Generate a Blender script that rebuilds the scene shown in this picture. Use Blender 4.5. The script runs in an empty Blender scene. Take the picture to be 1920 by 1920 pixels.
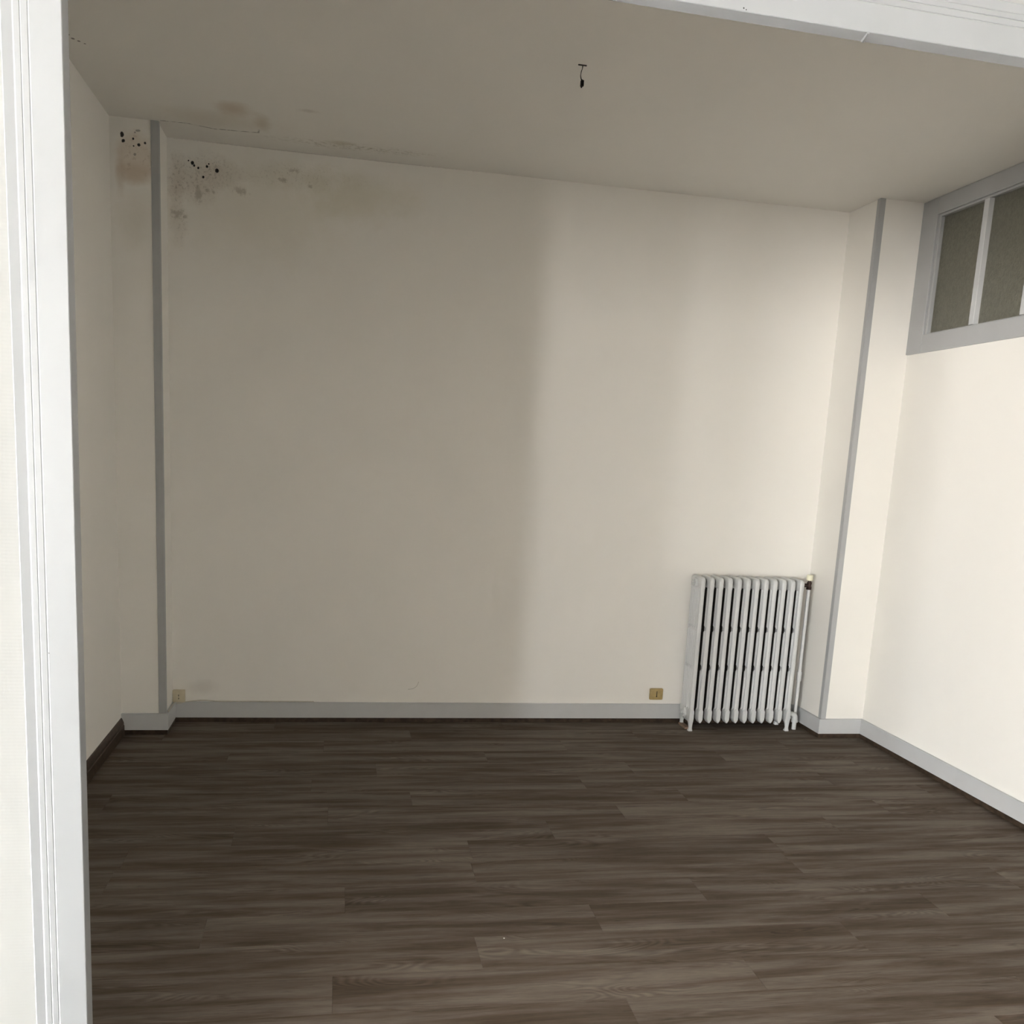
import bpy, bmesh, math, random
from mathutils import Vector, Matrix

random.seed(7)
scene = bpy.context.scene
COL = scene.collection

# ------------------------------------------------------------------ room dimensions (metres)
XL, X1, X2, XR = -1.0541, -0.8446, 2.7269, 2.9843      # left wall, left pier edge, right pier edge, right wall
YB, YL, YR = 5.0706, 4.8399, 4.7623                    # back wall, left pier face, right pier face
HC = 2.9                                               # ceiling
HB, HB0 = 0.1111, 0.0255                               # baseboard top / bottom
ZW = 2.1313                                            # underside of the transom window frame
YO, TO = 1.8026, 0.0392                                # face and thickness of the opening surround
XRJ = 2.50                                             # right side of the opening (out of frame)
FX0, FX1, FY0 = -8.0, 3.2, -8.0                        # front room

def xj(z): return -0.46563 + 0.00473 * (z - 1.2) / 1.2
def zh(x): return 2.32178 - 0.01315 * x

# ------------------------------------------------------------------ camera
cam_d = bpy.data.cameras.new('camera')
cam = bpy.data.objects.new('camera', cam_d)
COL.objects.link(cam)
scene.camera = cam
_r = Vector((0.98270249, -0.17738278, 0.05320867))
_u = Vector((-0.01984787, 0.18478215, 0.98257907))
_f = Vector((0.18412461, 0.96663898, -0.17806521))
m = Matrix.Identity(4)
for i in range(3):
    m[i][0], m[i][1], m[i][2] = _r[i], _u[i], -_f[i]
m[0][3], m[1][3], m[2][3] = 0.0, 0.0, 1.48483
cam.matrix_world = m
cam_d.sensor_width = 36.0
cam_d.sensor_fit = 'HORIZONTAL'
cam_d.lens = 1759.472 / 1920 * 36.0
cam_d.shift_y = (1175.054 - 960.0) / 1920
cam_d.clip_start = 0.02

# ------------------------------------------------------------------ world (pale overcast sky over a ground made brighter for up-light) and exposure
SKY = 20.0
world = bpy.data.worlds.new('sky')
scene.world = world
world.use_nodes = True
wn = world.node_tree
wn.nodes.clear()
wo = wn.nodes.new('ShaderNodeOutputWorld')
wb = wn.nodes.new('ShaderNodeBackground')
tc = wn.nodes.new('ShaderNodeTexCoord')
sx = wn.nodes.new('ShaderNodeSeparateXYZ')
mr = wn.nodes.new('ShaderNodeMapRange')
mr.inputs['From Min'].default_value = -0.06
mr.inputs['From Max'].default_value = 0.06
mx = wn.nodes.new('ShaderNodeMix')
mx.data_type = 'RGBA'
mx.inputs[6].default_value = (1.05, 1.025, 0.985, 1)
mx.inputs[7].default_value = (0.74, 0.775, 0.80, 1)
wn.links.new(tc.outputs['Generated'], sx.inputs[0])
wn.links.new(sx.outputs['Z'], mr.inputs['Value'])
wn.links.new(mr.outputs['Result'], mx.inputs[0])
wn.links.new(mx.outputs[2], wb.inputs['Color'])
wb.inputs['Strength'].default_value = SKY
wn.links.new(wb.outputs[0], wo.inputs[0])

vs = scene.view_settings
vs.view_transform = 'Standard'
vs.look = 'None'
vs.exposure = 2.48
vs.gamma = 1.0
vs.use_curve_mapping = False

# unseen windows behind and left of the camera, invented and placed for the light
REAR_WINDOWS = [(-5.3, -4.75, 0.05, 2.6), (-7.7, -7.15, 0.05, 2.6)]                     # in the rear wall: (x0, x1, z0, z1)
SIDE_WINDOWS = [(-7.6, -6.2, 0.05, 2.6), (-4.7, -3.6, 0.05, 2.6)]   # in the left wall: (y0, y1, z0, z1)
for k_, wins in (('rear', REAR_WINDOWS), ('side', SIDE_WINDOWS)):
    for (a, b, c, d) in wins:                          # daylight portals in the window openings
        ld = bpy.data.lights.new('window_portal', 'AREA')
        ld.shape = 'RECTANGLE'
        ld.size, ld.size_y = b - a, d - c
        ld.cycles.is_portal = True
        lo = bpy.data.objects.new('window_portal', ld)
        COL.objects.link(lo)
        if k_ == 'rear':
            lo.location = ((a + b) / 2, FY0 - 0.01, (c + d) / 2)
            lo.rotation_euler = (math.radians(90), 0, 0)       # -Z of the lamp -> +Y, into the room
        else:
            lo.location = (FX0 - 0.01, (a + b) / 2, (c + d) / 2)
            lo.rotation_euler = (math.radians(90), 0, math.radians(-90))   # -> +X

# ------------------------------------------------------------------ node helpers
class N:
    def __init__(self, name):
        self.mat = bpy.data.materials.new(name)
        self.mat.use_nodes = True
        self.t = self.mat.node_tree
        self.t.nodes.clear()
        self.out = self.t.nodes.new('ShaderNodeOutputMaterial')
        self.bsdf = self.t.nodes.new('ShaderNodeBsdfPrincipled')
        self.t.links.new(self.bsdf.outputs[0], self.out.inputs[0])
        self._pos = None
    def set(self, sock, v):
        if isinstance(v, bpy.types.NodeSocket):
            self.t.links.new(v, sock)
        elif isinstance(v, (tuple, list)) and len(v) == 3 and sock.type == 'RGBA':
            sock.default_value = (*v, 1)
        else:
            sock.default_value = v
    def pos(self):
        if self._pos is None:
            self._pos = self.t.nodes.new('ShaderNodeNewGeometry').outputs['Position']
        return self._pos
    def math(self, op, a, b=0.0, c=0.0, clamp=False):
        n = self.t.nodes.new('ShaderNodeMath')
        n.operation = op
        n.use_clamp = clamp
        for s, v in zip(n.inputs, (a, b, c)):
            self.set(s, v)
        return n.outputs[0]
    def vec(self, op, a, b=(0, 0, 0), c=None):
        n = self.t.nodes.new('ShaderNodeVectorMath')
        n.operation = op
        self.set(n.inputs[0], a)
        self.set(n.inputs[1], b)
        return n.outputs['Value'] if op in ('LENGTH', 'DOT_PRODUCT', 'DISTANCE') else n.outputs[0]
    def noise(self, v, scale=1.0, detail=3.0, rough=0.55, dist=0.0):
        n = self.t.nodes.new('ShaderNodeTexNoise')
        self.set(n.inputs['Vector'], v)
        n.inputs['Scale'].default_value = scale
        n.inputs['Detail'].default_value = detail
        n.inputs['Roughness'].default_value = rough
        n.inputs['Distortion'].default_value = dist
        return n.outputs[0]
    def ramp(self, v, a, b, o0=0.0, o1=1.0):
        n = self.t.nodes.new('ShaderNodeMapRange')
        n.interpolation_type = 'SMOOTHSTEP'
        self.set(n.inputs['Value'], v)
        n.inputs['From Min'].default_value = a
        n.inputs['From Max'].default_value = b
        n.inputs['To Min'].default_value = o0
        n.inputs['To Max'].default_value = o1
        return n.outputs[0]
    def mix(self, f, a, b, mode='MIX'):
        n = self.t.nodes.new('ShaderNodeMix')
        n.data_type = 'RGBA'
        n.blend_type = mode
        self.set(n.inputs[0], f)
        self.set(n.inputs[6], a)
        self.set(n.inputs[7], b)
        return n.outputs[2]
    def sep(self, v):
        n = self.t.nodes.new('ShaderNodeSeparateXYZ')
        self.set(n.inputs[0], v)
        return n.outputs
    def bump(self, h, strength=0.2, dist=0.002):
        n = self.t.nodes.new('ShaderNodeBump')
        n.inputs['Strength'].default_value = strength
        n.inputs['Distance'].default_value = dist
        self.set(n.inputs['Height'], h)
        self.t.links.new(n.outputs[0], self.bsdf.inputs['Normal'])
    def fin(self, color, rough=0.6, spec=0.4):
        self.set(self.bsdf.inputs['Base Color'], color)
        self.set(self.bsdf.inputs['Roughness'], rough)
        self.bsdf.inputs['Specular IOR Level'].default_value = spec
        return self.mat
    def blot(self, centre, radii, soft=0.6, nz=None, k=0.8):
        """soft-edged stain of its own shape: 1 inside, 0 outside, edge broken up by noise"""
        d = self.vec('SUBTRACT', self.pos(), centre)
        d = self.vec('MULTIPLY', d, tuple(1.0 / r for r in radii))
        l = self.vec('LENGTH', d)
        if nz is not None:
            l = self.math('ADD', l, self.math('MULTIPLY', self.math('SUBTRACT', nz, 0.5), k))
        return self.ramp(l, 1.0, 1.0 - soft)

def simple(name, col, rough=0.5, spec=0.4, var=0.04, scale=20.0, metallic=0.0):
    n = N(name)
    v = n.noise(n.pos(), scale, 3)
    c = n.mix(n.ramp(v, 0.3, 0.7), tuple(x * (1 - var) for x in col), tuple(min(1, x * (1 + var)) for x in col))
    n.bsdf.inputs['Metallic'].default_value = metallic
    return n.fin(c, rough, spec)

WALL = (0.89, 0.865, 0.81)
def wall_base(n, col=WALL):
    p = n.pos()
    a = n.noise(p, 2.2, 3)
    c = n.mix(n.ramp(a, 0.3, 0.7), tuple(x * 0.985 for x in col), col)
    fine = n.noise(p, 230.0, 2)
    n.bump(n.math('ADD', fine, n.math('MULTIPLY', n.noise(p, 35.0, 2), 0.6)), 0.12, 0.0012)
    return c

n = N('painted_wall'); M_WALL = n.fin(wall_base(n), 0.75, 0.25)

# back wall: mould and damp under the ceiling on the left
n = N('back_wall_paint')
c = wall_base(n)
p = n.pos()
nz = n.noise(p, 9.0, 5, 0.65)
nf = n.noise(p, 70.0, 6, 0.75)
nx = n.noise(p, 130.0, 5, 0.75)
nm = n.noise(p, 42.0, 5, 0.7)
damp = n.blot((-0.42, YB, 2.60), (0.62, 1, 0.36), 0.95, nz, 0.7)
c = n.mix(n.math('MULTIPLY', damp, 0.24), c, (0.62, 0.56, 0.40))
damp2 = n.blot((0.05, YB, 2.72), (0.42, 1, 0.17), 0.9, nz, 0.8)
c = n.mix(n.math('MULTIPLY', damp2, 0.34), c, (0.58, 0.53, 0.36))
for (x, z, rx, rz, op) in ((-0.66, 2.76, 0.22, 0.11, 0.34), (-0.72, 2.68, 0.15, 0.10, 0.22), (-0.80, 2.72, 0.06, 0.16, 0.34), (-0.79, 2.52, 0.06, 0.14, 0.20)):
    g = n.blot((x, YB, z), (rx, 1, rz), 0.95, nz, 0.9)
    c = n.mix(n.math('MULTIPLY', g, op), c, (0.47, 0.38, 0.30))
    g = n.math('MULTIPLY', g, n.ramp(nf, 0.50, 0.66))
    c = n.mix(n.math('MULTIPLY', g, op * 1.5), c, (0.22, 0.18, 0.14))
g2 = n.blot((-0.24, YB, 2.785), (0.44, 1, 0.085), 0.95, nz, 0.9)
c = n.mix(n.math('MULTIPLY', g2, 0.22), c, (0.48, 0.43, 0.30))
g2 = n.math('MULTIPLY', g2, n.ramp(nf, 0.52, 0.68))
c = n.mix(n.math('MULTIPLY', g2, 0.40), c, (0.30, 0.26, 0.17))
spk = n.blot((-0.69, YB, 2.770), (0.15, 1, 0.085), 0.8, nz, 0.7)
spk = n.math('MULTIPLY', spk, n.ramp(nx, 0.60, 0.66))
c = n.mix(n.math('MULTIPLY', spk, 0.8), c, (0.05, 0.045, 0.04))
for (x, z, r) in ((-0.727, 2.797, .009), (-0.719, 2.786, .006), (-0.700, 2.777, .006), (-0.660, 2.788, .007),
                  (-0.613, 2.774, .011), (-0.677, 2.738, .0065), (-0.745, 2.806, .004), (-0.651, 2.80, .004)):
    c = n.mix(n.blot((x, YB, z), (r, 1, r * 1.15), 0.35, nx, 1.0), c, (0.012, 0.01, 0.01))
for (x, z, rx, rz) in ((-0.30, 2.762, .022, .012), (-0.17, 2.744, .012, .008), (-0.25, 2.812, .03, .012),
                       (-0.50, 2.69, .03, .02), (-0.66, 2.68, .012, .01), (-0.70, 2.655, .02, .04), (-0.63, 2.675, .01, .01),
                       (-0.76, 2.55, .012, .012), (-0.80, 2.56, .03, .02)):
    c = n.mix(n.math('MULTIPLY', n.blot((x, YB, z), (rx * 1.3, 1, rz * 1.3), 0.8, nm, 3.2), 0.42), c, (0.26, 0.215, 0.15))
line = n.blot((-0.1, YB, HC), (0.85, 1, 0.006), 0.5, nf, 1.2)      # dirty seam along the ceiling
c = n.mix(n.math('MULTIPLY', line, 0.35), c, (0.2, 0.18, 0.15))
smut = n.blot((-0.70, YB, 0.19), (0.12, 1, 0.06), 0.9, nz, 0.9)     # smudge beside the socket
c = n.mix(n.math('MULTIPLY', smut, 0.18), c, (0.35, 0.28, 0.20))
M_BACK = n.fin(c, 0.75, 0.25)

# left pier: brown water stain with black spots
n = N('pier_paint')
c = wall_base(n)
p = n.pos()
nz = n.noise(p, 12.0, 5, 0.65)
nf = n.noise(p, 45.0, 5, 0.7)
nx = n.noise(p, 110.0, 4, 0.7)
b1 = n.blot((-0.945, YL, 2.735), (0.105, 1, 0.135), 0.5, nz, 0.45)
c = n.mix(n.math('MULTIPLY', b1, 0.40), c, (0.58, 0.43, 0.30))
b2 = n.blot((-0.945, YL, 2.665), (0.10, 1, 0.065), 0.7, nz, 0.7)
c = n.mix(n.math('MULTIPLY', b2, 0.34), c, (0.50, 0.36, 0.23))
b2 = n.blot((-1.01, YL, 2.66), (0.03, 1, 0.12), 0.8, nz, 0.8)
c = n.mix(n.math('MULTIPLY', b2, 0.34), c, (0.47, 0.34, 0.21))
b3 = n.blot((-0.95, YL, 2.46), (0.12, 1, 0.17), 0.95, nz, 0.8)
c = n.mix(n.math('MULTIPLY', b3, 0.20), c, (0.60, 0.52, 0.36))
g = n.math('MULTIPLY', n.blot((-0.94, YL, 2.74), (0.10, 1, 0.13), 0.9, nz, 0.8), n.ramp(nf, 0.54, 0.66))
c = n.mix(n.math('MULTIPLY', g, 0.40), c, (0.33, 0.23, 0.15))
for (x, z, rx, rz) in ((-0.999, 2.826, .009, .014), (-0.994, 2.801, .009, .010), (-0.951, 2.814, .006, .006), (-0.927, 2.790, .0085, .008),
                  (-0.900, 2.801, .006, .006), (-0.950, 2.783, .004, .004), (-0.945, 2.748, .007, .007), (-0.93, 2.85, .012, .006), (-0.943, 2.841, .004, .004)):
    c = n.mix(n.math('MULTIPLY', n.blot((x, YL, z), (rx, 1, rz), 0.35, nx, 1.0), 0.97 if z > 2.78 and z < 2.83 else 0.5), c, (0.012, 0.01, 0.01))
M_PIER = n.fin(c, 0.75, 0.25)

# ceiling: damp patch, crack and mould near the back left corner
n = N('ceiling_paint')
c = wall_base(n, (0.87, 0.845, 0.79))
p = n.pos()
nz = n.noise(p, 8.0, 5, 0.65)
nf = n.noise(p, 40.0, 5, 0.7)
d1 = n.blot((-0.485, 4.56, HC), (0.11, 0.13, 1), 0.9, nz, 0.8)
c = n.mix(n.math('MULTIPLY', d1, 0.50), c, (0.52, 0.38, 0.25))
d2 = n.blot((-0.37, 4.70, HC), (0.055, 0.16, 1), 0.95, nz, 0.8)
c = n.mix(n.math('MULTIPLY', d2, 0.40), c, (0.48, 0.38, 0.25))
d3 = n.blot((-0.6, 4.72, HC), (0.40, 0.17, 1), 0.95, nz, 0.7)
c = n.mix(n.math('MULTIPLY', d3, 0.26), c, (0.58, 0.48, 0.34))
d4 = n.math('MULTIPLY', n.blot((0.05, 4.90, HC), (0.55, 0.075, 1), 0.9, nz, 0.9), n.ramp(nf, 0.44, 0.68))
c = n.mix(n.math('MULTIPLY', d4, 0.55), c, (0.30, 0.26, 0.17))
d5 = n.blot((-0.02, 4.86, HC), (0.09, 0.05, 1), 0.9, nz, 0.9)
c = n.mix(n.math('MULTIPLY', d5, 0.32), c, (0.38, 0.32, 0.16))
d6 = n.blot((-0.16, 4.47, HC), (0.06, 0.03, 1), 0.9, nf, 0.9)
c = n.mix(n.math('MULTIPLY', d6, 0.25), c, (0.35, 0.28, 0.2))
s = n.sep(p)
def crack(c, pts, wid, op, col, nf):
    for (xa, ya), (xb, yb) in zip(pts[:-1], pts[1:]):
        L = math.hypot(xb - xa, yb - ya)
        ux, uy = (xb - xa) / L, (yb - ya) / L
        d = n.vec('SUBTRACT', p, ((xa + xb) / 2, (ya + yb) / 2, HC))
        al = n.math('ABSOLUTE', n.vec('DOT_PRODUCT', d, (ux, uy, 0)))
        ac = n.math('ABSOLUTE', n.math('ADD', n.vec('DOT_PRODUCT', d, (-uy, ux, 0)), n.math('MULTIPLY', n.math('SUBTRACT', nf, 0.5), 0.012)))
        msk = n.math('MULTIPLY', n.ramp(al, L / 2 + 0.004, L / 2 - 0.002), n.ramp(ac, wid, wid * 0.3))
        msk = n.math('MULTIPLY', msk, n.ramp(nf, 0.40, 0.58, 0.15, 1.0))
        c = n.mix(n.math('MULTIPLY', msk, op), c, col)
    return c
c = crack(c, [(-0.83, 4.829), (-0.716, 4.824), (-0.60, 4.862), (-0.484, 4.853), (-0.399, 4.845), (-0.395, 4.800)], 0.006, 0.75, (0.06, 0.05, 0.03), nf)
for (x_, y_, r_) in ((-0.996, 3.962, .007), (-0.988, 3.995, .009), (-0.972, 4.012, .007), (-0.955, 4.03, .005)):
    c = n.mix(n.math('MULTIPLY', n.blot((x_, y_, HC), (r_, r_ * 1.3, 1), 0.6, nf, 1.0), 0.75), c, (0.08, 0.06, 0.04))
M_CEIL = n.fin(c, 0.8, 0.2)

# woven wallpaper of the front room
n = N('woven_wallpaper')
p = n.pos()
s = n.sep(p)
wz = n.math('SINE', n.math('MULTIPLY', s[2], 2 * math.pi / 0.0065))
wx = n.math('SINE', n.math('MULTIPLY', n.math('ADD', s[0], s[1]), 2 * math.pi / 0.009))
h = n.math('ADD', n.math('MULTIPLY', wz, 0.5), n.math('MULTIPLY', wx, 0.10))
h = n.math('ADD', h, n.math('MULTIPLY', n.noise(p, 160.0, 2), 0.8))
n.bump(h, 0.06, 0.0008)
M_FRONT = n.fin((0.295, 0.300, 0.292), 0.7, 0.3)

# paints
def paint(name, col, rough, spec=0.45, spots=()):
    n = N(name)
    p = n.pos()
    a = n.noise(p, 6.0, 3)
    c = n.mix(n.ramp(a, 0.3, 0.7), tuple(x * 0.96 for x in col), col)
    nf = n.noise(p, 300.0, 2)
    for ctr, r in spots:
        c = n.mix(n.blot(ctr, (r, r * 3, r), 0.4, nf, 0.5), c, (0.01, 0.008, 0.008))
    n.bump(n.noise(p, 60.0, 3), 0.06, 0.001)
    return n.fin(c, rough, spec)
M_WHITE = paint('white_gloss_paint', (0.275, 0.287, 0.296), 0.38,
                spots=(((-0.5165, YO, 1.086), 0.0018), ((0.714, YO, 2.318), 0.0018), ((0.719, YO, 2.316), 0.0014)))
M_GREY = paint('grey_gloss_paint', (0.44, 0.445, 0.445), 0.42)
M_GREY2 = paint('pale_grey_paint', (0.56, 0.565, 0.565), 0.42)
M_RAD = paint('radiator_enamel', (0.655, 0.66, 0.65), 0.36)
M_DARKWOOD = simple('dark_stained_wood', (0.050, 0.033, 0.022), 0.45, 0.3, 0.35, 30.0)
M_BEIGE = simple('aged_beige_plastic', (0.42, 0.31, 0.13), 0.4, 0.45, 0.10, 40.0)
M_CREAM = simple('cream_plastic', (0.62, 0.55, 0.40), 0.4, 0.45, 0.04, 40.0)
M_KNOB = simple('ivory_plastic', (0.86, 0.82, 0.62), 0.35, 0.5, 0.02, 40.0)
M_BRASS = simple('tarnished_brass', (0.06, 0.035, 0.028), 0.45, 0.5, 0.3, 90.0, 0.5)
M_BLACK = simple('black_plastic', (0.008, 0.008, 0.008), 0.5, 0.3, 0.2, 90.0)
M_HOLE = simple('dark_socket_hole', (0.01, 0.008, 0.006), 0.8, 0.1, 0.1, 90.0)
M_CABLE = simple('off_white_cable', (0.58, 0.54, 0.46), 0.5, 0.4, 0.06, 60.0)
M_WIRE = simple('dark_wire', (0.03, 0.026, 0.022), 0.5, 0.4, 0.2, 90.0)
M_PENCIL = simple('grey_scratch', (0.42, 0.39, 0.34), 0.8, 0.1, 0.1, 90.0)
M_OFFCUT = simple('pale_brown_wood', (0.30, 0.20, 0.14), 0.55, 0.3, 0.15, 60.0)
M_CRUMB = simple('white_plaster', (0.85, 0.84, 0.80), 0.8, 0.2, 0.05, 90.0)
M_SLAB = simple('dark_screed', (0.03, 0.026, 0.022), 0.9, 0.1, 0.1, 20.0)
M_SALON = simple('salon_paint', (0.78, 0.76, 0.725), 0.8, 0.2, 0.03, 4.0)
M_CORR = simple('corridor_paint', (0.42, 0.40, 0.34), 0.8, 0.2, 0.03, 4.0)

# textured obscure glass of the transom
n = N('obscure_glass')
p = n.pos()
hh = n.noise(n.vec('MULTIPLY', p, (90, 90, 60)), 1.0, 3, 0.6, 0.6)
n.bump(hh, 0.9, 0.006)
n.bsdf.inputs['Transmission Weight'].default_value = 0.62
n.bsdf.inputs['IOR'].default_value = 1.45
M_GLASS = n.fin(n.mix(n.ramp(hh, 0.3, 0.7), (0.28, 0.27, 0.21), (0.40, 0.39, 0.31)), 0.34, 0.5)

# vinyl plank floor
def plank_material(name, whole_floor):
    n = N(name)
    p = n.pos()
    if whole_floor:
        s = n.sep(p)
        row = n.math('FLOOR', n.math('DIVIDE', s[1], 0.1855))
        rnd = n.math('FRACT', n.math('MULTIPLY', n.math('SINE', n.math('MULTIPLY', row, 12.9898)), 437.585))
        q = n.vec('ADD', p, (0, 0, 0))
        cmb = n.t.nodes.new('ShaderNodeCombineXYZ')
        n.set(cmb.inputs[0], n.math('MULTIPLY', rnd, 37.0))
        q = n.vec('ADD', p, cmb.outputs[0])
    else:
        oi = n.t.nodes.new('ShaderNodeObjectInfo')
        rnd = oi.outputs['Random']
        cmb = n.t.nodes.new('ShaderNodeCombineXYZ')
        n.set(cmb.inputs[0], n.math('MULTIPLY', rnd, 53.0))
        n.set(cmb.inputs[1], n.math('MULTIPLY', rnd, 17.0))
        n.set(cmb.inputs[2], n.math('MULTIPLY', rnd, 29.0))
        q = n.vec('ADD', p, cmb.outputs[0])
    broad = n.noise(n.vec('MULTIPLY', q, (1.6, 16.0, 1.0)), 1.0, 4, 0.6, 0.3)
    streak = n.noise(n.vec('MULTIPLY', q, (7.0, 130.0, 1.0)), 1.0, 4, 0.65)
    fine = n.noise(n.vec('MULTIPLY', q, (30.0, 420.0, 1.0)), 1.0, 3, 0.65)
    field = n.noise(n.vec('MULTIPLY', q, (1.5, 8.0, 1.0)), 1.0, 1.5, 0.5, 0.35)
    rings = n.math('SINE', n.math('MULTIPLY', field, 190.0))
    rmask = n.ramp(n.noise(n.vec('MULTIPLY', q, (2.4, 10.0, 1.0)), 1.0, 1), 0.52, 0.66)
    dark = n.ramp(n.noise(n.vec('MULTIPLY', q, (5.0, 60.0, 1.0)), 1.0, 4, 0.65, 0.6), 0.58, 0.74)
    knot = n.ramp(n.noise(n.vec('MULTIPLY', q, (9.0, 40.0, 1.0)), 1.0, 3, 0.6, 0.8), 0.68, 0.80)
    base = n.mix(n.ramp(broad, 0.30, 0.72), (0.080, 0.060, 0.044), (0.172, 0.145, 0.122))
    tone = n.math('ADD', 0.95, n.math('MULTIPLY', rnd, 0.10))
    v = n.math('ADD', 0.72, n.math('MULTIPLY', streak, 0.46))
    v = n.math('ADD', v, n.math('MULTIPLY', n.math('SUBTRACT', fine, 0.5), 0.55))
    v = n.math('ADD', v, n.math('MULTIPLY', n.math('MULTIPLY', rings, rmask), 0.16))
    v = n.math('ADD', v, 0.08)
    v = n.math('MULTIPLY', v, n.math('SUBTRACT', 1.0, n.math('MULTIPLY', dark, 0.34)))
    v = n.math('MULTIPLY', v, n.math('SUBTRACT', 1.0, n.math('MULTIPLY', knot, 0.35)))
    v = n.math('MULTIPLY', v, tone)
    cc = n.t.nodes.new('ShaderNodeCombineXYZ')
    for i in range(3):
        n.set(cc.inputs[i], v)
    c = n.mix(1.0, base, cc.outputs[0], 'MULTIPLY')
    n.bump(n.math('ADD', fine, streak), 0.10, 0.0008)
    rough = n.math('ADD', 0.50, n.math('MULTIPLY', streak, 0.16))
    return n.fin(c, rough, 0.02)
M_PLANK = plank_material('vinyl_plank', False)
M_FLOOR2 = plank_material('vinyl_floor', True)

# ------------------------------------------------------------------ mesh helpers
def box(bm, lo, hi, bevel=0.0, seg=2):
    vs_ = [bm.verts.new((x, y, z)) for x in (lo[0], hi[0]) for y in (lo[1], hi[1]) for z in (lo[2], hi[2])]
    fs = [(0, 1, 3, 2), (4, 6, 7, 5), (0, 4, 5, 1), (2, 3, 7, 6), (0, 2, 6, 4), (1, 5, 7, 3)]
    faces = [bm.faces.new([vs_[i] for i in f]) for f in fs]
    if bevel > 0:
        es = list({e for f in faces for e in f.edges})
        bmesh.ops.bevel(bm, geom=es, offset=bevel, segments=seg, profile=0.5, affect='EDGES')
    return vs_

def prism(bm, poly, fn0, fn1):
    """closed prism: poly points mapped by fn0 / fn1 to the two end rings"""
    a = [bm.verts.new(fn0(*q)) for q in poly]
    b = [bm.verts.new(fn1(*q)) for q in poly]
    k = len(poly)
    for i in range(k):
        bm.faces.new((a[i], a[(i + 1) % k], b[(i + 1) % k], b[i]))
    bm.faces.new(a[::-1])
    bm.faces.new(b)

def rings_loft(bm, rings):
    rs = [[bm.verts.new(v) for v in r] for r in rings]
    k = len(rs[0])
    for a, b in zip(rs[:-1], rs[1:]):
        for i in range(k):
            bm.faces.new((a[i], a[(i + 1) % k], b[(i + 1) % k], b[i]))
    bm.faces.new(rs[0][::-1])
    bm.faces.new(rs[-1])

def cyl(bm, c, axis, r, length, k=16, r2=None, ry=None):
    """cylinder starting at c along axis (0,1,2)"""
    r2 = r if r2 is None else r2
    rings = []
    for t, rr in ((0, r), (length, r2)):
        ring = []
        for i in range(k):
            a = 2 * math.pi * i / k
            u, v = rr * math.cos(a), (ry if ry else rr) * math.sin(a)
            o = [0, 0, 0]
            o[axis] = t
            o[(axis + 1) % 3] = u
            o[(axis + 2) % 3] = v
            ring.append((c[0] + o[0], c[1] + o[1], c[2] + o[2]))
        rings.append(ring)
    rings_loft(bm, rings)

def tube(bm, pts, r, k=10, sub=6):
    """smooth tube through points (Catmull-Rom)"""
    P = [Vector(q) for q in pts]
    Q = []
    for i in range(len(P) - 1):
        p0, p1, p2, p3 = P[max(i - 1, 0)], P[i], P[i + 1], P[min(i + 2, len(P) - 1)]
        for s_ in range(sub):
            t = s_ / sub
            Q.append(0.5 * ((2 * p1) + (p2 - p0) * t + (2 * p0 - 5 * p1 + 4 * p2 - p3) * t * t + (3 * p1 - p0 - 3 * p2 + p3) * t ** 3))
    Q.append(P[-1])
    up = Vector((0.31, 0.22, 0.92))
    rings = []
    prev = None
    for i, q in enumerate(Q):
        d = (Q[min(i + 1, len(Q) - 1)] - Q[max(i - 1, 0)]).normalized()
        if prev is None:
            a = d.cross(up)
            if a.length < 1e-3:
                a = d.cross(Vector((1, 0, 0)))
            a.normalize()
        else:
            a = (prev - d * prev.dot(d)).normalized()
        prev = a
        b = d.cross(a)
        rings.append([tuple(q + a * (r * math.cos(2 * math.pi * j / k)) + b * (r * math.sin(2 * math.pi * j / k))) for j in range(k)])
    rings_loft(bm, rings)

def obj(name, bm, mat, parent=None, origin=(0, 0, 0), smooth=False, angle=35):
    bmesh.ops.recalc_face_normals(bm, faces=bm.faces[:])
    o3 = Vector(origin)
    if o3.length > 0:
        bmesh.ops.translate(bm, verts=bm.verts[:], vec=-o3)
    me = bpy.data.meshes.new(name)
    if smooth:
        for f in bm.faces:
            f.smooth = True
        for e in bm.edges:
            if len(e.link_faces) == 2 and e.calc_face_angle(0) > math.radians(angle):
                e.smooth = False
    bm.to_mesh(me)
    bm.free()
    me.materials.append(mat)
    o = bpy.data.objects.new(name, me)
    COL.objects.link(o)
    if parent is not None:
        o.parent = parent
    else:
        o.location = o3
    return o

def struct(name, bm, mat, parent=None, **k):
    o = obj(name, bm, mat, parent, **k)
    if parent is None:
        o['kind'] = 'structure'
    return o

def sbox(name, lo, hi, mat, parent=None, bevel=0.0):
    bm = bmesh.new()
    box(bm, lo, hi, bevel)
    return struct(name, bm, mat, parent)

def tag(o, label, cat, group=None):
    o['label'] = label
    o['category'] = cat
    if group:
        o['group'] = group
    return o

def empty(name, loc):
    o = bpy.data.objects.new(name, None)
    o.empty_display_size = 0.05
    COL.objects.link(o)
    o.location = loc
    return o

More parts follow.
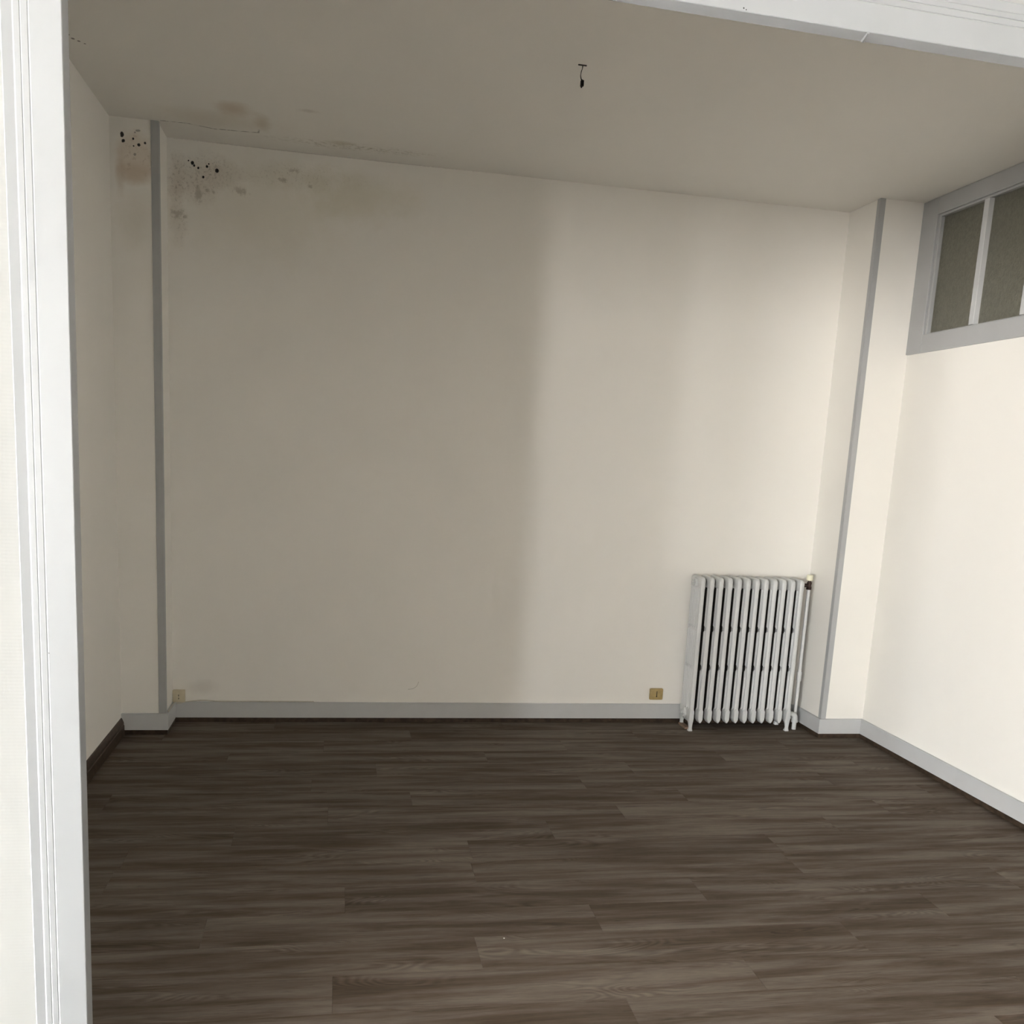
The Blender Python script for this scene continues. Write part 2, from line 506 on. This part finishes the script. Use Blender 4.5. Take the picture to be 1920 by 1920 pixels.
# ------------------------------------------------------------------ floor with its planks
WT = 0.12
floor = sbox('floor', (XL - WT, YO + TO - 0.30, -0.10), (XR + WT, YB + WT, -0.004), M_SLAB)
PW, PL = 0.1855, 1.245
Y00 = 2.312
row_joint = {-1: 0.824, 0: 0.010, 1: 0.445, 2: -0.381, 3: 0.047, 4: -0.739, 5: 0.520, 6: 0.874, 7: -0.018, 8: 0.335}
extra = [0.93, -0.25, 0.61, 1.15, 0.2, 0.75, -0.05, 0.4]
k = -4
ei = 0
plank_cache = {}
while Y00 + k * PW < YB:
    y0 = max(Y00 + k * PW, YO + TO - 0.30)
    y1 = min(Y00 + (k + 1) * PW, YB)
    if y1 - y0 > 0.004:
        off = row_joint.get(k)
        if off is None:
            off = extra[ei % len(extra)]
            ei += 1
        x = off - math.ceil((off - XL) / PL) * PL
        while x < XR - 1e-4:
            a, b = max(x, XL), min(x + PL, XR)
            if b - a > 0.01:
                g = 0.0003
                w, d = b - a - 2 * g, y1 - y0 - 2 * g
                key = (round(w, 4), round(d, 4))
                if key not in plank_cache:
                    bm = bmesh.new()
                    hw, hd, cb = w / 2, d / 2, 0.0008
                    rings_loft(bm, [[(-hw, -hd, -0.004), (hw, -hd, -0.004), (hw, hd, -0.004), (-hw, hd, -0.004)],
                                    [(-hw, -hd, -0.0004), (hw, -hd, -0.0004), (hw, hd, -0.0004), (-hw, hd, -0.0004)],
                                    [(-hw + cb, -hd + cb, 0), (hw - cb, -hd + cb, 0), (hw - cb, hd - cb, 0), (-hw + cb, hd - cb, 0)]])
                    bmesh.ops.recalc_face_normals(bm, faces=bm.faces[:])
                    me = bpy.data.meshes.new('plank')
                    bm.to_mesh(me)
                    bm.free()
                    me.materials.append(M_PLANK)
                    plank_cache[key] = me
                o = bpy.data.objects.new('plank', plank_cache[key])
                COL.objects.link(o)
                o.parent = floor
                o.location = ((a + b) / 2, (y0 + y1) / 2, 0)
            x += PL
    k += 1

# ------------------------------------------------------------------ walls and ceiling of the empty room
sbox('ceiling', (XL - WT, YO, HC), (XR + WT, YB + WT, HC + 0.1), M_CEIL)
sbox('wall_left', (XL - WT, YO + TO, 0), (XL, YB, HC), M_WALL)
sbox('wall_back', (XL - WT, YB, 0), (XR + WT, YB + WT, HC), M_BACK)
sbox('wall_left_pier', (XL, YL, 0), (X1, YB, HC), M_PIER)
sbox('wall_right_pier', (X2, YR, 0), (XR, YB, HC), M_WALL)
YW0 = 3.10                                              # near end of the transom window
bm = bmesh.new()
box(bm, (XR, YO + TO, 0), (XR + WT, YB, ZW))
box(bm, (XR, YO + TO, ZW), (XR + WT, YW0, HC))
box(bm, (XR, YR, ZW), (XR + WT, YB, HC))
struct('wall_right', bm, M_WALL)

# opening wall between the two rooms
CW = 0.0955                                             # width of the surround
fy0, fy1 = YO + 0.011, YO + TO
def quadbox(bm, pts, y0, y1):
    prism(bm, pts, lambda x, z: (x, y0, z), lambda x, z: (x, y1, z))
xa, xb_ = xj(0) - 0.02, xj(2.33) - 0.02
def partition(name, y0, y1, x0, x1, mat):
    bm = bmesh.new()
    quadbox(bm, [(x0, 0), (xa, 0), (xb_, zh(xb_) + 0.02), (xb_, HC), (x0, HC)], y0, y1)
    quadbox(bm, [(xb_, zh(xb_) + 0.02), (XRJ + 0.02, zh(XRJ) + 0.02), (XRJ + 0.02, HC), (xb_, HC)], y0, y1)
    quadbox(bm, [(XRJ + 0.02, 0), (x1, 0), (x1, HC), (XRJ + 0.02, HC)], y0, y1)
    struct(name, bm, mat)
fym = fy0 + 0.015
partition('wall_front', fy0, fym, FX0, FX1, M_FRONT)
partition('wall_front_inner', fym, fy1, XL - WT, XR + WT, M_WALL)

# moulded white surround: three grooves between stepped fillets, mitred at the corner
prof = [(0.0, YO + TO), (0.0, YO + 0.0012), (0.0012, YO), (0.0500, YO), (0.0512, YO + 0.0012), (0.0524, YO + 0.0022), (0.0536, YO + 0.0014),
        (0.0630, YO + 0.0014), (0.0640, YO + 0.0022), (0.0650, YO + 0.0032), (0.0660, YO + 0.0024), (0.0746, YO + 0.0024), (0.0756, YO + 0.0032), (0.0766, YO + 0.0042), (0.0776, YO + 0.0046),
        (CW - 0.002, YO + 0.0030), (CW, YO + 0.0050), (CW, YO + 0.011), (0.02, YO + 0.011), (0.02, YO + TO)]
def corner_left(d, y): 
    x = xj(2.33) - d
    return (x, y, zh(xj(2.33)) + d)
def corner_right(d, y): return (XRJ + d, y, zh(XRJ) + d)
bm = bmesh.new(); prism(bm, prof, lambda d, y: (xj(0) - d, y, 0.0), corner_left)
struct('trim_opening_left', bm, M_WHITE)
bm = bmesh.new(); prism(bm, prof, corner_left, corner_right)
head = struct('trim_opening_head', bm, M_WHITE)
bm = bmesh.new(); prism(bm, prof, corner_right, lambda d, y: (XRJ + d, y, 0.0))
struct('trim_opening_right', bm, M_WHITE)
bm = bmesh.new()                                        # filler bead over the joint in the head lining
z_ = zh(0.972)
prism(bm, [(-0.003, 0.0), (0.003, 0.0), (0.0012, -0.0022), (-0.0012, -0.0022)],
      lambda a, b: (0.967 + a, YO + 0.001, z_ + b), lambda a, b: (0.977 + a * 1.6, YO + TO - 0.001, z_ + b))
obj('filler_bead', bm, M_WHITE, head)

# ------------------------------------------------------------------ grey corner beads on the two piers
def bead(name, xc, yc, sgn, w):
    """L-shaped angle on a pier corner; sgn = side the return faces"""
    t = 0.004
    z0 = HB + 0.001
    poly = [(xc + sgn * t, yc - t), (xc + sgn * t, yc + w), (xc, yc + w), (xc, yc), (xc - sgn * w, yc), (xc - sgn * w, yc - t)]
    if sgn < 0:
        poly = poly[::-1]
    bm = bmesh.new()
    prism(bm, poly, lambda x, y: (x, y, z0), lambda x, y: (x, y, HC))
    es = [e for e in bm.edges if abs(e.verts[0].co.z - e.verts[1].co.z) > 1 and abs(e.verts[0].co.x - (xc + sgn * t)) < 1e-5 and abs(e.verts[0].co.y - (yc - t)) < 1e-5]
    bmesh.ops.bevel(bm, geom=es, offset=0.0025, segments=2, affect='EDGES')
    return struct(name, bm, M_GREY)
bead('trim_1', X1, YL, 1, 0.030)
bead('trim_2', X2, YR, -1, 0.026)

# ------------------------------------------------------------------ baseboards, dark floor strips, dark left skirting
BT, ST = 0.016, 0.011
def run(name, pts_lo, pts_hi, z0, z1, mat):
    """board between an inner plan line (wall side) and outer plan line"""
    bm = bmesh.new()
    poly = pts_lo + pts_hi[::-1]
    c = 0.002 if mat is M_GREY2 else 0.0
    prism(bm, poly, lambda x, y: (x, y, z0), lambda x, y: (x, y, z1))
    if c:
        es = [e for e in bm.edges if abs(e.verts[0].co.z - e.verts[1].co.z) < 1e-6]
        bmesh.ops.bevel(bm, geom=es, offset=0.0018, segments=2, affect='EDGES')
    return struct(name, bm, mat)
def runs(T, z0, z1, mat, nm):
    SK = 0.018 if mat is M_DARKWOOD else 0.0
    run(nm % 'left_pier', [(XL, YL), (X1 + T, YL)], [(XL, YL - T), (X1 + T, YL - T)], z0, z1, mat)
    run(nm % 'left_return', [(X1, YL), (X1, YB)], [(X1 + T, YL), (X1 + T, YB)], z0, z1, mat)
    run(nm % 'back', [(X1 + T, YB), (X2 - T, YB)], [(X1 + T, YB - T), (X2 - T, YB - T)], z0, z1, mat)
    run(nm % 'right_return', [(X2, YR), (X2, YB)], [(X2 - T, YR), (X2 - T, YB)], z0, z1, mat)
    run(nm % 'right_pier', [(X2 - T, YR), (XR, YR)], [(X2 - T, YR - T), (XR, YR - T)], z0, z1, mat)
    run(nm % 'right', [(XR, YO + TO), (XR, YR - T)], [(XR - T, YO + TO), (XR - T, YR - T)], z0, z1, mat)
runs(BT, HB0, HB, M_GREY2, 'baseboard_%s')
runs(ST, 0.0, HB0 - 0.0012, M_DARKWOOD, 'trim_floor_strip_%s')
bm = bmesh.new()
sk = [(0, 0), (0.016, 0), (0.016, 0.050), (0.0135, 0.054), (0.0135, 0.066), (0.009, 0.078), (0.005, 0.088), (0, 0.090)]
prism(bm, sk, lambda a, z: (XL + a, YO + TO, z), lambda a, z: (XL + a, YL - BT - 0.0005, z))
struct('baseboard_left', bm, M_DARKWOOD)

# ------------------------------------------------------------------ transom window high in the right wall
YI1, YI0 = 4.630, YW0 + 0.10
ZI0, ZI1 = 2.222, 2.814
win = empty('window_1', (XR, (YW0 + YR) / 2, ZW))
win['kind'] = 'structure'
WO = tuple(win.location)
def wpart(name, lo, hi, mat, bevel=0.003):
    bm = bmesh.new()
    box(bm, lo, hi, bevel)
    return obj(name, bm, mat, win, origin=WO)
fx0, fx1 = XR - 0.012, XR + 0.055
wpart('stile', (fx0, YI1, ZW), (fx1, YR - 0.0005, HC - 0.001), M_GREY)
wpart('stile', (fx0, YW0, ZW), (fx1, YI0, HC - 0.001), M_GREY)
wpart('rail', (fx0, YI0, ZW), (fx1, YI1, ZI0), M_GREY)
wpart('rail', (fx0, YI0, ZI1), (fx1, YI1, HC - 0.001), M_GREY)
# inner sash lip
lw = 0.020
wpart('glazing_bead', (fx0 + 0.010, YI1 - lw, ZI0), (fx1 - 0.02, YI1, ZI1), M_GREY)
wpart('glazing_bead', (fx0 + 0.010, YI0, ZI0), (fx1 - 0.02, YI0 + lw, ZI1), M_GREY)
wpart('glazing_bead', (fx0 + 0.010, YI0 + lw, ZI1 - lw * 0.6), (fx1 - 0.02, YI1 - lw, ZI1), M_GREY)
wpart('glazing_bead', (fx0 + 0.010, YI0 + lw, ZI0), (fx1 - 0.02, YI1 - lw, ZI0 + 0.006), M_GREY)
bars = [4.252, 3.899, 3.546]
for yb in bars:
    wpart('mullion', (fx0 + 0.004, yb - 0.018, ZI0 + 0.006), (fx1 - 0.016, yb + 0.018, ZI1 - lw * 0.6), M_GREY2)
edges = [YI1 - lw] + [v for yb in bars for v in (yb + 0.018, yb - 0.018)] + [YI0 + lw]
for a, b in zip(edges[0::2], edges[1::2]):
    wpart('pane', (XR + 0.020, b, ZI0 + 0.006), (XR + 0.025, a, ZI1 - lw * 0.6), M_GLASS, 0.0)
# the passage behind the obscure glass
bm = bmesh.new()
box(bm, (XR + WT + 0.9, YW0 - 0.5, 1.9), (XR + WT + 0.95, YB, HC + 0.1))
box(bm, (XR + WT, YW0 - 0.5, 1.85), (XR + WT + 0.95, YB, 1.9))
box(bm, (XR + WT, YW0 - 0.5, HC), (XR + WT + 0.9, YB, HC + 0.1))
box(bm, (XR + WT, YW0 - 0.55, 1.85), (XR + WT + 0.95, YW0 - 0.5, HC + 0.1))
box(bm, (XR + WT, YB, 1.85), (XR + WT + 0.95, YB + 0.05, HC + 0.1))
struct('wall_passage', bm, M_CORR)

# ------------------------------------------------------------------ front room shell (camera side) with windows invented for the light
sbox('floor_front', (FX0, FY0, -0.10), (FX1, YO + TO - 0.30, 0.0), M_FLOOR2)
sbox('ceiling_front', (FX0 - WT, FY0 - WT, HC), (FX1 + WT, YO, HC + 0.1), M_SALON)
sbox('wall_front_right', (FX1, FY0 - WT, 0), (FX1 + WT, YO + TO, HC), M_SALON)
def pierced(name, wins, u0, u1, mk):
    bm = bmesh.new()
    us = u0
    for (a, b, c, d) in sorted(wins):
        box(bm, *mk(us, a, 0, HC))
        box(bm, *mk(a, b, 0, c))
        box(bm, *mk(a, b, d, HC))
        us = b
    box(bm, *mk(us, u1, 0, HC))
    struct(name, bm, M_SALON)
mk_rear = lambda a, b, c, d: ((a, FY0 - WT, c), (b, FY0, d))
mk_side = lambda a, b, c, d: ((FX0 - WT, a, c), (FX0, b, d))
pierced('wall_rear', REAR_WINDOWS, FX0 - WT, FX1, mk_rear)
pierced('wall_front_left', SIDE_WINDOWS, FY0, YO + TO, mk_side)
wi = 2
for wins, mk in ((REAR_WINDOWS, lambda a, b, c, d: ((a, FY0 - 0.09, c), (b, FY0 - 0.04, d))), (SIDE_WINDOWS, lambda a, b, c, d: ((FX0 - 0.09, a, c), (FX0 - 0.04, b, d)))):
    for (a, b, c, d) in wins:
        lo, hi = mk(a, b, c, d)
        w = empty('window_%d' % wi, ((lo[0] + hi[0]) / 2, (lo[1] + hi[1]) / 2, c))
        w['kind'] = 'structure'
        wi += 1
        parts = [('stile', a, a + 0.05, c, d), ('stile', b - 0.05, b, c, d), ('rail', a + 0.05, b - 0.05, c, c + 0.07), ('rail', a + 0.05, b - 0.05, d - 0.05, d)]
        if b - a > 0.8:
            parts.append(('mullion', (a + b) / 2 - 0.03, (a + b) / 2 + 0.03, c + 0.07, d - 0.05))
        for nm, p0, p1, q0, q1 in parts:
            bm = bmesh.new()
            box(bm, *mk(p0, p1, q0, q1))
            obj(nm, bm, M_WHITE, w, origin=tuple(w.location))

# ------------------------------------------------------------------ cast-iron column radiator
RX0, RP, NS = 1.997, 0.0538, 12
RY0, RY1 = 4.882, 5.040
RYM = (RY0 + RY1) / 2
RO = ((RX0 + RX0 + RP * 11) / 2, RYM, 0.0)
rad = empty('radiator', RO)
tag(rad, 'pale grey cast-iron column radiator standing in the back right corner', 'radiator')
NCOL = 6
cyr = (RY1 - RY0) / NCOL / 2
M_GAP = simple('gap_shade_dark', (0.022, 0.019, 0.016), 0.8, 0.2, 0.3, 60.0)  # near-black colour puts the shade of the gaps into the inner columns
def section_mesh(grey_cols):
    """one cast section; painted = how many of its columns stay grey; the rest carry gap shade as colour"""
    bm = bmesh.new()
    def fill(idx, fn, *args, **kw):
        old = set(bm.faces)
        fn(bm, *args, **kw)
        for f in bm.faces:
            if f not in old:
                f.material_index = idx
    w = 0.0142
    d0, d1 = RY0 - RYM, RY1 - RYM
    for j in range(NCOL):
        cy = RY0 + cyr * (2 * j + 1) - RYM
        rings = []
        tr = 1.0 if j == 0 else (0.90 if grey_cols == NCOL else 0.70)                     # inner columns are waisted where the ties cross
        for z, rr in ((0.085, 1.0), (0.112, 1.0), (0.125, 0.97), (0.344, 0.97), (0.350, tr), (0.376, tr), (0.382, 0.97), (0.569, 0.97), (0.575, tr), (0.601, tr), (0.607, 0.97), (0.812, 0.97), (0.826, 1.0), (0.85, 1.0)):
            rings.append([(w * rr * math.cos(2 * math.pi * i / 14), cy + (cyr * (0.74 if j else 0.92)) * rr * math.sin(2 * math.pi * i / 14), z) for i in range(14)])
        fill(0 if j < grey_cols else 1, rings_loft, rings)
    # top header with rounded shoulders and crowned top
    sh, ztop, zlo, zc = 0.022, 0.884, 0.822, 0.835
    pr = [(d0, zlo), (d0, ztop - sh)]
    for t in range(1, 6):
        a_ = math.pi / 2 * t / 5
        pr.append((d0 + sh * (1 - math.cos(a_)), ztop - sh + sh * math.sin(a_)))
    for t in range(0, 6):
        a_ = math.pi / 2 * (1 - t / 5)
        pr.append((d1 - sh * (1 - math.cos(a_)), ztop - sh + sh * math.sin(a_)))
    pr.append((d1, zlo))
    rings = []
    for xx, ex in ((-w, 0.0), (-w * 0.92, 0.003), (-w * 0.70, 0.006), (-w * 0.36, 0.008), (0, 0.0085), (w * 0.36, 0.008), (w * 0.70, 0.006), (w * 0.92, 0.003), (w, 0.0)):
        sy = 1.0 - (0.0085 - ex) / 0.08
        rings.append([(xx, y * sy, zc + (z - zc) * (1.0 - (0.0085 - ex) / 0.055) if z > zc else z) for (y, z) in pr])
    fill(0, rings_loft, rings)
    # bottom header with a keel; the dark gap colour starts a little way in
    keel = [(-w, 0.116), (-w, 0.068), (-w * 0.75, 0.059), (-0.0025, 0.0465), (0.0025, 0.0465), (w * 0.75, 0.059), (w, 0.068), (w, 0.116), (w * 0.6, 0.128), (-w * 0.6, 0.128)]
    dm = d0 + cyr * 2 * min(grey_cols, NCOL) if grey_cols < NCOL else d1
    fill(0, prism, keel, lambda x, z: (x * 0.86, d0 - 0.001, z if z > 0.1 else z + 0.0025), lambda x, z: (x, d0 + 0.005, z))
    fill(0, prism, keel, lambda x, z: (x, d0 + 0.005, z), lambda x, z: (x, dm, z))
    if dm < d1:
        fill(1, prism, keel, lambda x, z: (x, dm, z), lambda x, z: (x, d1, z))
    # ties between the columns
    for z0, z1 in ((0.353, 0.373), (0.578, 0.598)):
        fill(0, box, (-0.0095, d0 + cyr, z0 + 0.001), (0.0095, dm - cyr, z1 - 0.001), 0.002, 1)
        if dm < d1:
            fill(1, box, (-0.005, dm - cyr, z0 + 0.002), (0.005, d1 - cyr, z1 - 0.002), 0.002, 1)
    # nipples joining the sections
    ni = 0 if grey_cols == NCOL else 1
    fill(ni, cyl, (-RP / 2 if ni else 0, 0, 0.848), 0, 0.021, RP if ni else RP / 2, 16)
    fill(ni, cyl, (-RP / 2 if ni else 0, 0, 0.092), 0, 0.021, RP if ni else RP / 2, 16)
    return bm
def section(grey_cols):
    o = obj('section', section_mesh(grey_cols), M_RAD, rad, smooth=True, angle=50)
    o.data.materials.append(M_GAP)
    return o
sec_end = section(NCOL)
sec0 = section(2)
secs = [sec_end, sec0]
for i in range(2, NS):
    o = sec0.copy()
    COL.objects.link(o)
    o.parent = rad
    secs.append(o)
for i, o in enumerate(secs):
    o.location = (RX0 + RP * i - RO[0], 0, 0)
# feet under the two end sections
def foot(parent, sgn):
    bm = bmesh.new()
    ye = sgn * (RY1 - RYM)
    rings = []
    for z, hw, dep in ((0.10, 0.0140, 0.055), (0.075, 0.0138, 0.046), (0.055, 0.0125, 0.034), (0.038, 0.0102, 0.024), (0.022, 0.0090, 0.019), (0.012, 0.0098, 0.021), (0.005, 0.0125, 0.027), (0.0, 0.0125, 0.028)):
        y0_, y1_ = ye, ye - sgn * dep
        c_ = 0.004
        xs2 = [(-hw + c_, y0_), (hw - c_, y0_), (hw, y0_ - sgn * c_), (hw, y1_ + sgn * c_), (hw - c_, y1_), (-hw + c_, y1_), (-hw, y1_ + sgn * c_), (-hw, y0_ - sgn * c_)]
        rings.append([(x, y, z) for x, y in xs2])
    rings_loft(bm, rings)
    return obj('foot', bm, M_RAD, parent, smooth=True, angle=50)
for o in (secs[0], secs[-1]):
    foot(o, -1)
    foot(o, 1)
# blanking plugs on the left end
for z in (0.848, 0.092):
    bm = bmesh.new()
    xl = -RX0
    x0 = RX0 - 0.0142
    cyl(bm, (x0 - 0.010, RYM, z), 0, 0.024, 0.012, 20, 0.030)
    cyl(bm, (x0 - 0.018, RYM, z), 0, 0.021, 0.010, 6)
    cyl(bm, (x0 - 0.024, RYM, z), 0, 0.007, 0.008, 12)
    obj('plug', bm, M_RAD, rad, origin=RO, smooth=True)
# valve with ivory head, supply pipe and return elbow on the right
VX, VY = 2.668, 4.957
xr_ = RX0 + RP * 11 + 0.014
bm = bmesh.new()
cyl(bm, (xr_, VY, 0.848), 0, 0.011, VX - xr_, 12)
cyl(bm, (VX, VY, 0.824), 2, 0.0165, 0.018, 6)
cyl(bm, (VX, VY, 0.842), 2, 0.0125, 0.014, 14)
cyl(bm, (VX, VY, 0.856), 2, 0.0155, 0.010, 6)
cyl(bm, (VX, VY, 0.866), 2, 0.0105, 0.014, 14)
valve = obj('valve', bm, M_BRASS, rad, origin=RO, smooth=True)
bm = bmesh.new()
cyl(bm, (VX, VY, 0.876), 2, 0.0165, 0.006, 20, 0.0185)
cyl(bm, (VX, VY, 0.882), 2, 0.0185, 0.024, 20)
cyl(bm, (VX, VY, 0.906), 2, 0.0185, 0.003, 20, 0.0165)
obj('valve_head', bm, M_KNOB, valve, origin=RO, smooth=True)
bm = bmesh.new()
tube(bm, [(VX, VY, 0.826), (VX, VY, 0.76), (VX, VY, 0.68), (VX, VY, 0.5), (VX, VY, 0.3), (VX, VY, 0.0)], 0.0105, 12)
cyl(bm, (VX, VY, 0.285), 2, 0.0145, 0.055, 14)
obj('supply_pipe', bm, M_RAD, rad, origin=RO, smooth=True)
bm = bmesh.new()
EX, EY = 2.652, 4.924
tube(bm, [(xr_ - 0.004, RYM - 0.01, 0.092), (xr_ + 0.012, EY + 0.008, 0.092), (EX - 0.007, EY, 0.085), (EX, EY, 0.066), (EX, EY, 0.045)], 0.0165, 14)
cyl(bm, (EX, EY, 0.044), 2, 0.0195, 0.014, 16)
cyl(bm, (EX, EY, 0.0), 2, 0.0125, 0.046, 14)
obj('return_elbow', bm, M_RAD, rad, origin=RO, smooth=True)

# wooden offcut lying under the radiator
bm = bmesh.new()
box(bm, (1.978, 4.925, 0.0), (2.008, 5.03, 0.012), 0.002)
tag(obj('wood_offcut', bm, M_OFFCUT, origin=(1.993, 4.97, 0)), 'small brown wood offcut on the floor under the left end of the radiator', 'wood piece')

# ------------------------------------------------------------------ telephone socket beside the radiator
tx, tz = 1.838, 0.1715
tel = empty('telephone_socket', (tx, YB, tz))
tag(tel, 'yellowed telephone wall socket with T-shaped slot left of the radiator', 'socket')
bm = bmesh.new()
box(bm, (tx - 0.040, YB - 0.020, tz - 0.034), (tx + 0.040, YB - 0.0003, tz + 0.034), 0.007, 3)
obj('plate', bm, M_BEIGE, tel, origin=(tx, YB, tz), smooth=True)
bm = bmesh.new()
quadbox(bm, [(tx - 0.0035, tz - 0.016), (tx + 0.0055, tz - 0.016), (tx + 0.0035, tz - 0.009), (tx + 0.0035, tz + 0.019), (tx - 0.0005, tz + 0.019), (tx - 0.0010, tz - 0.009)], YB - 0.0206, YB - 0.015)
obj('slot', bm, M_HOLE, tel, origin=(tx, YB, tz))

# ------------------------------------------------------------------ power socket in the left corner, with its cable
px, pz = -0.812, 0.1445
pw = empty('power_socket', (px, YB, pz))
tag(pw, 'cream round-hole power socket low in the back left corner', 'socket')
bm = bmesh.new()
box(bm, (px - 0.031, YB - 0.026, pz - 0.033), (px + 0.031, YB - 0.0003, pz + 0.033), 0.004, 2)
plate = obj('plate', bm, M_CREAM, pw, origin=(px, YB, pz), smooth=True)
bm = bmesh.new()                                        # raised ring around the pin holes
ro, ri = 0.0205, 0.0175
K = 28
def circ(r, y): return [(px + r * math.cos(2 * math.pi * i / K), y, pz - 0.003 + r * math.sin(2 * math.pi * i / K)) for i in range(K)]
R4 = [circ(ro, YB - 0.0255), circ(ro, YB - 0.0275), circ(ri, YB - 0.0275), circ(ri, YB - 0.0262), circ(0.0005, YB - 0.0262)]
rings_loft(bm, R4)
obj('rim', bm, M_CREAM, pw, origin=(px, YB, pz), smooth=True)
for dz in (0.009, 0.0, -0.009):
    bm = bmesh.new()
    cyl(bm, (px, YB - 0.0270, pz - 0.003 + dz), 1, 0.0028 if dz else 0.002, 0.004, 10)
    obj('pin_hole', bm, M_HOLE, pw, origin=(px, YB, pz))
bm = bmesh.new()
yb_ = YB - BT
tube(bm, [(X1 + 0.010, YL + 0.02, HB + 0.001), (X1 + 0.012, YL + 0.09, HB + 0.003), (X1 + 0.012, YL + 0.17, HB + 0.004), (X1 + 0.022, yb_ - 0.004, HB + 0.002), (px - 0.005, yb_ - 0.006, HB - 0.006), (px + 0.03, yb_ - 0.003, HB + 0.001),
          (px + 0.075, yb_ + 0.004, HB + 0.006), (px + 0.12, yb_ + 0.004, HB + 0.009), (px + 0.16, yb_ + 0.006, HB + 0.007), (px + 0.20, yb_ + 0.008, HB + 0.003), (px + 0.35, yb_ + 0.011, HB + 0.003), (px + 0.70, yb_ + 0.012, HB + 0.0028)], 0.0026, 8, 8)
tag(obj('cable', bm, M_CABLE, smooth=True), 'thin off-white cable lying along the back baseboard top', 'cable')
# small curved scratch on the back wall, built as a thin tube
bm = bmesh.new()
tube(bm, [(0.398, YB - 0.0004, 0.186), (0.425, YB - 0.0004, 0.190), (0.446, YB - 0.0004, 0.205), (0.456, YB - 0.0004, 0.230)], 0.0009, 6, 5)
tag(obj('wall_scratch', bm, M_PENCIL), 'fine curved grey scratch low on the back wall', 'scratch')

# ------------------------------------------------------------------ bare lamp wire hanging from the ceiling
hx, hy = 0.840, 3.632
lw_ = empty('ceiling_wire', (hx, hy, HC))
tag(lw_, 'short dark lamp wire with black connector hanging from the ceiling', 'wire')
LO = (hx, hy, HC)
bm = bmesh.new()
box(bm, (hx - 0.016, hy - 0.0022, HC - 0.0045), (hx + 0.016, hy + 0.0022, HC - 0.0002), 0.001, 1)
obj('ceiling_cleat', bm, M_WIRE, lw_, origin=LO)
bm = bmesh.new()
tube(bm, [(hx, hy, HC - 0.001), (hx + 0.0005, hy, HC - 0.012), (hx - 0.003, hy, HC - 0.026), (hx - 0.0045, hy, HC - 0.040), (hx - 0.001, hy, HC - 0.053)], 0.0013, 8)
tube(bm, [(hx + 0.003, hy + 0.001, HC - 0.001), (hx + 0.001, hy, HC - 0.012), (hx - 0.003, hy + 0.001, HC - 0.024), (hx - 0.0035, hy, HC - 0.040), (hx + 0.001, hy, HC - 0.053)], 0.0011, 8)
obj('wire', bm, M_WIRE, lw_, origin=LO, smooth=True)
bm = bmesh.new()
box(bm, (hx - 0.003, hy - 0.006, HC - 0.073), (hx + 0.0085, hy + 0.006, HC - 0.053), 0.001, 1)
cyl(bm, (hx + 0.001, hy, HC - 0.078), 2, 0.0028, 0.028, 8)
obj('connector_block', bm, M_BLACK, lw_, origin=LO)

# white crumb of plaster on the floor
bm = bmesh.new()
bmesh.ops.create_icosphere(bm, subdivisions=1, radius=0.0022)
for v in bm.verts:
    v.co = Vector((0.536, 2.665, 0.0016)) + Vector((v.co.x * 1.2, v.co.y * 0.9, v.co.z * 0.7))
tag(obj('plaster_crumb', bm, M_CRUMB, origin=(0.536, 2.665, 0)), 'tiny white plaster crumb on the dark plank floor', 'crumb')
